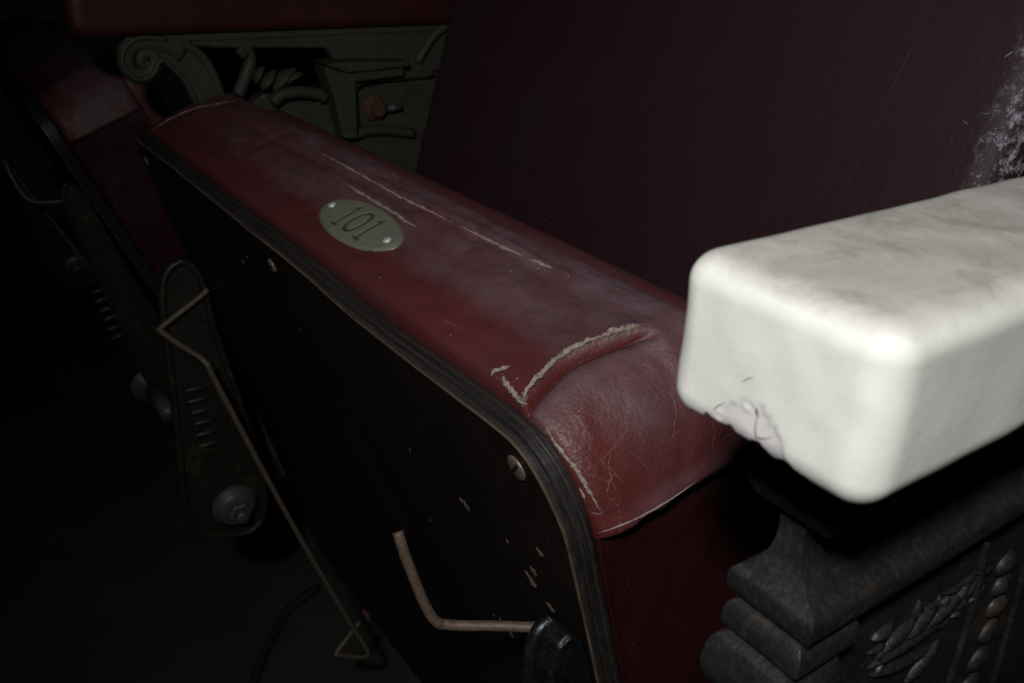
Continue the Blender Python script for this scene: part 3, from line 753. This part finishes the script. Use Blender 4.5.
# ------------------------------------------------------------------ far standard: dark red armrest on green cast iron
XF = -.0685-PITCH
std2 = empty('row_standard', (XF, .22, 0)); so2 = (XF, .22, 0)
tag(std2, 'dark red armrest on green scrolled cast iron standard beyond the folded seat', 'seat standard', 'cast iron seat standards')
v, f = rbox((XF-.018, .0965, H-.0690), (XF+.018, .40, H-.0380), .0055, 10, 60, 8); obj('armrest', v, f, M['wood'], std2, so2)
GX = XF+.008
def gp(px, py): p = SX(px, py, GX); return (p.y, p.z)
def gpoly(name, pix, x0, x1, mat='green', bev=.0012):
    v, f = extr([gp(*p) for p in pix], GX+x0, GX+x1); return obj(name, v, f, M[mat], std2, so2, smooth=False, bevel=bev)
gpoly('top_rail', [(176, 33), (450, 24), (452, 70), (418, 72), (400, 70), (335, 60), (326, 48), (215, 48), (196, 46)], -.014, 0)
v, f = loft_rect([(0, H-.0695), (0, H-.074)], XF-.010, XF+.010, .13, .40); obj('top_rail_cap', v, f, M['green'], std2, so2, smooth=False)
def gtube(name, pix, rad, n=5, mat='green', xo=0, flat=1):
    P = catmull([(GX+xo, *gp(*p)) for p in pix], n); v, f = tube(P, rad, 10); v = [(GX+xo+(q[0]-GX-xo)*flat, q[1], q[2]) for q in v]; return obj(name, v, f, M[mat], std2, so2)
gtube('scroll', [(150, 63), (146, 66), (141, 62), (144, 54), (152, 54), (157, 62), (151, 74), (138, 76), (128, 68), (126, 54), (134, 44), (150, 41), (168, 44), (183, 54)], lambda t: .0030+.0042*t, flat=.45)
gpoly('scroll_arm', [(150, 42), (168, 40), (190, 48), (205, 62), (216, 82), (224, 108), (228, 150), (205, 150), (196, 110), (186, 86), (174, 70), (160, 62)], -.012, .001)
gtube('scroll_rim', [(196, 106), (186, 84), (172, 68), (160, 60), (152, 74), (138, 79), (125, 70), (121, 54), (132, 40), (150, 37), (166, 40)], .0018, xo=.003)
gtube('scroll_rim', [(160, 40), (180, 42), (198, 53), (211, 70), (220, 92), (226, 120)], .0030, xo=.001, flat=.6)
gtube('strut', [(248, 46), (252, 62), (246, 80), (240, 96)], .0046, xo=-.004)
gtube('strut', [(240, 48), (246, 56)], .0042, xo=-.002)
for a, b, wd in (((262, 90), (276, 70), .004), ((274, 92), (296, 68), .0045), ((256, 84), (264, 66), .003), ((286, 84), (304, 74), .004)):
    leafpx(a, b, GX, wd, .006, 'leaf_relief', M['green'], std2, so2)
gpoly('lower_panel', [(268, 96), (330, 96), (340, 80), (430, 74), (430, 210), (240, 260), (240, 120)], -.022, -.009)
gtube('curl_rim', [(272, 102), (284, 94), (300, 92), (318, 94), (325, 98)], .0046, xo=0)
gpoly('boss_block', [(318, 64), (336, 70), (398, 63), (398, 74), (350, 80), (352, 136), (338, 136), (330, 100)], -.012, .011)
gpoly('boss_cap', [(316, 62), (336, 59), (400, 58), (400, 64), (340, 70)], -.012, .016)
gtube('panel_rim', [(356, 136), (355, 110), (354, 90), (364, 80), (400, 76), (434, 73)], .0040, xo=-.002)
gtube('panel_rim', [(352, 137), (370, 131), (392, 131), (414, 134)], .0042, xo=-.002)
gtube('edge_leaf', [(444, 26), (434, 34), (424, 48), (416, 62)], lambda t: .0035, xo=.002)
y, z = gp(377, 109)
v, f = lathe([(.010, 0), (.0105, .003), (.0085, .005)], (1, 0, 0), (GX-.008, y, z), 18); obj('bolt_washer', v, f, M['rust'], std2, so2)
v, f = lathe([(.0062, .005), (.0064, .009), (.005, .010)], (1, 0, 0), (GX-.004, y, z), 6); obj('bolt_nut', v, f, M['rust'], std2, so2, smooth=False)
v, f = tube([(GX+.002, y+.008, z), (GX+.003, y+.020, z+.001)], .003, 8); obj('bolt_stub', v, f, M['steel'], std2, so2)
v, f = blob((GX-.003, y-.003, z-.017), ((0, 0, 1), (1, 0, 0), (0, 1, 0)), .006, .0012, .003, .3); obj('rust_run', v, f, M['rust'], std2, so2)
v, f = extr([(.16, H-.14), (.40, H-.10), (.43, H-.30), (.42, .02), (.37, .02), (.36, H-.46), (.30, H-.42), (.19, H-.45), (.14, H-.45), (.13, H-.41), (.15, H-.35)], XF-.006, XF+.002); obj('web', v, f, M['green'], std2, so2, smooth=False, bevel=.001)
v, f = rbox((XF-.03, .32, 0), (XF+.03, .46, .022), .005, 6, 16, 4); obj('foot', v, f, M['green'], std2, so2)
v, f = rbox((XF-.011, .36, .02), (XF+.011, .385, H+.12), .003, 4, 3, 30)
v = [(x, y+.286*max(0, z-H+.2), z) for x, y, z in v]; obj('rear_upright', v, f, M['green'], std2, so2)

# ------------------------------------------------------------------ cable on the floor
P = []
for px, py in ((318, 588), (300, 602), (286, 614), (276, 632), (264, 655), (252, 690), (245, 720)):
    r = ray(px, py); p = CAM+r*((.004-H)/r.z); P.append((p.x, p.y, .006))
v, f = tube([tuple(q) for q in catmull(P, 5)], .0055, 8)
tag(obj('floor_cable', v, f, M['cable']), 'thin dark cable lying on the floor under the seats', 'cable')
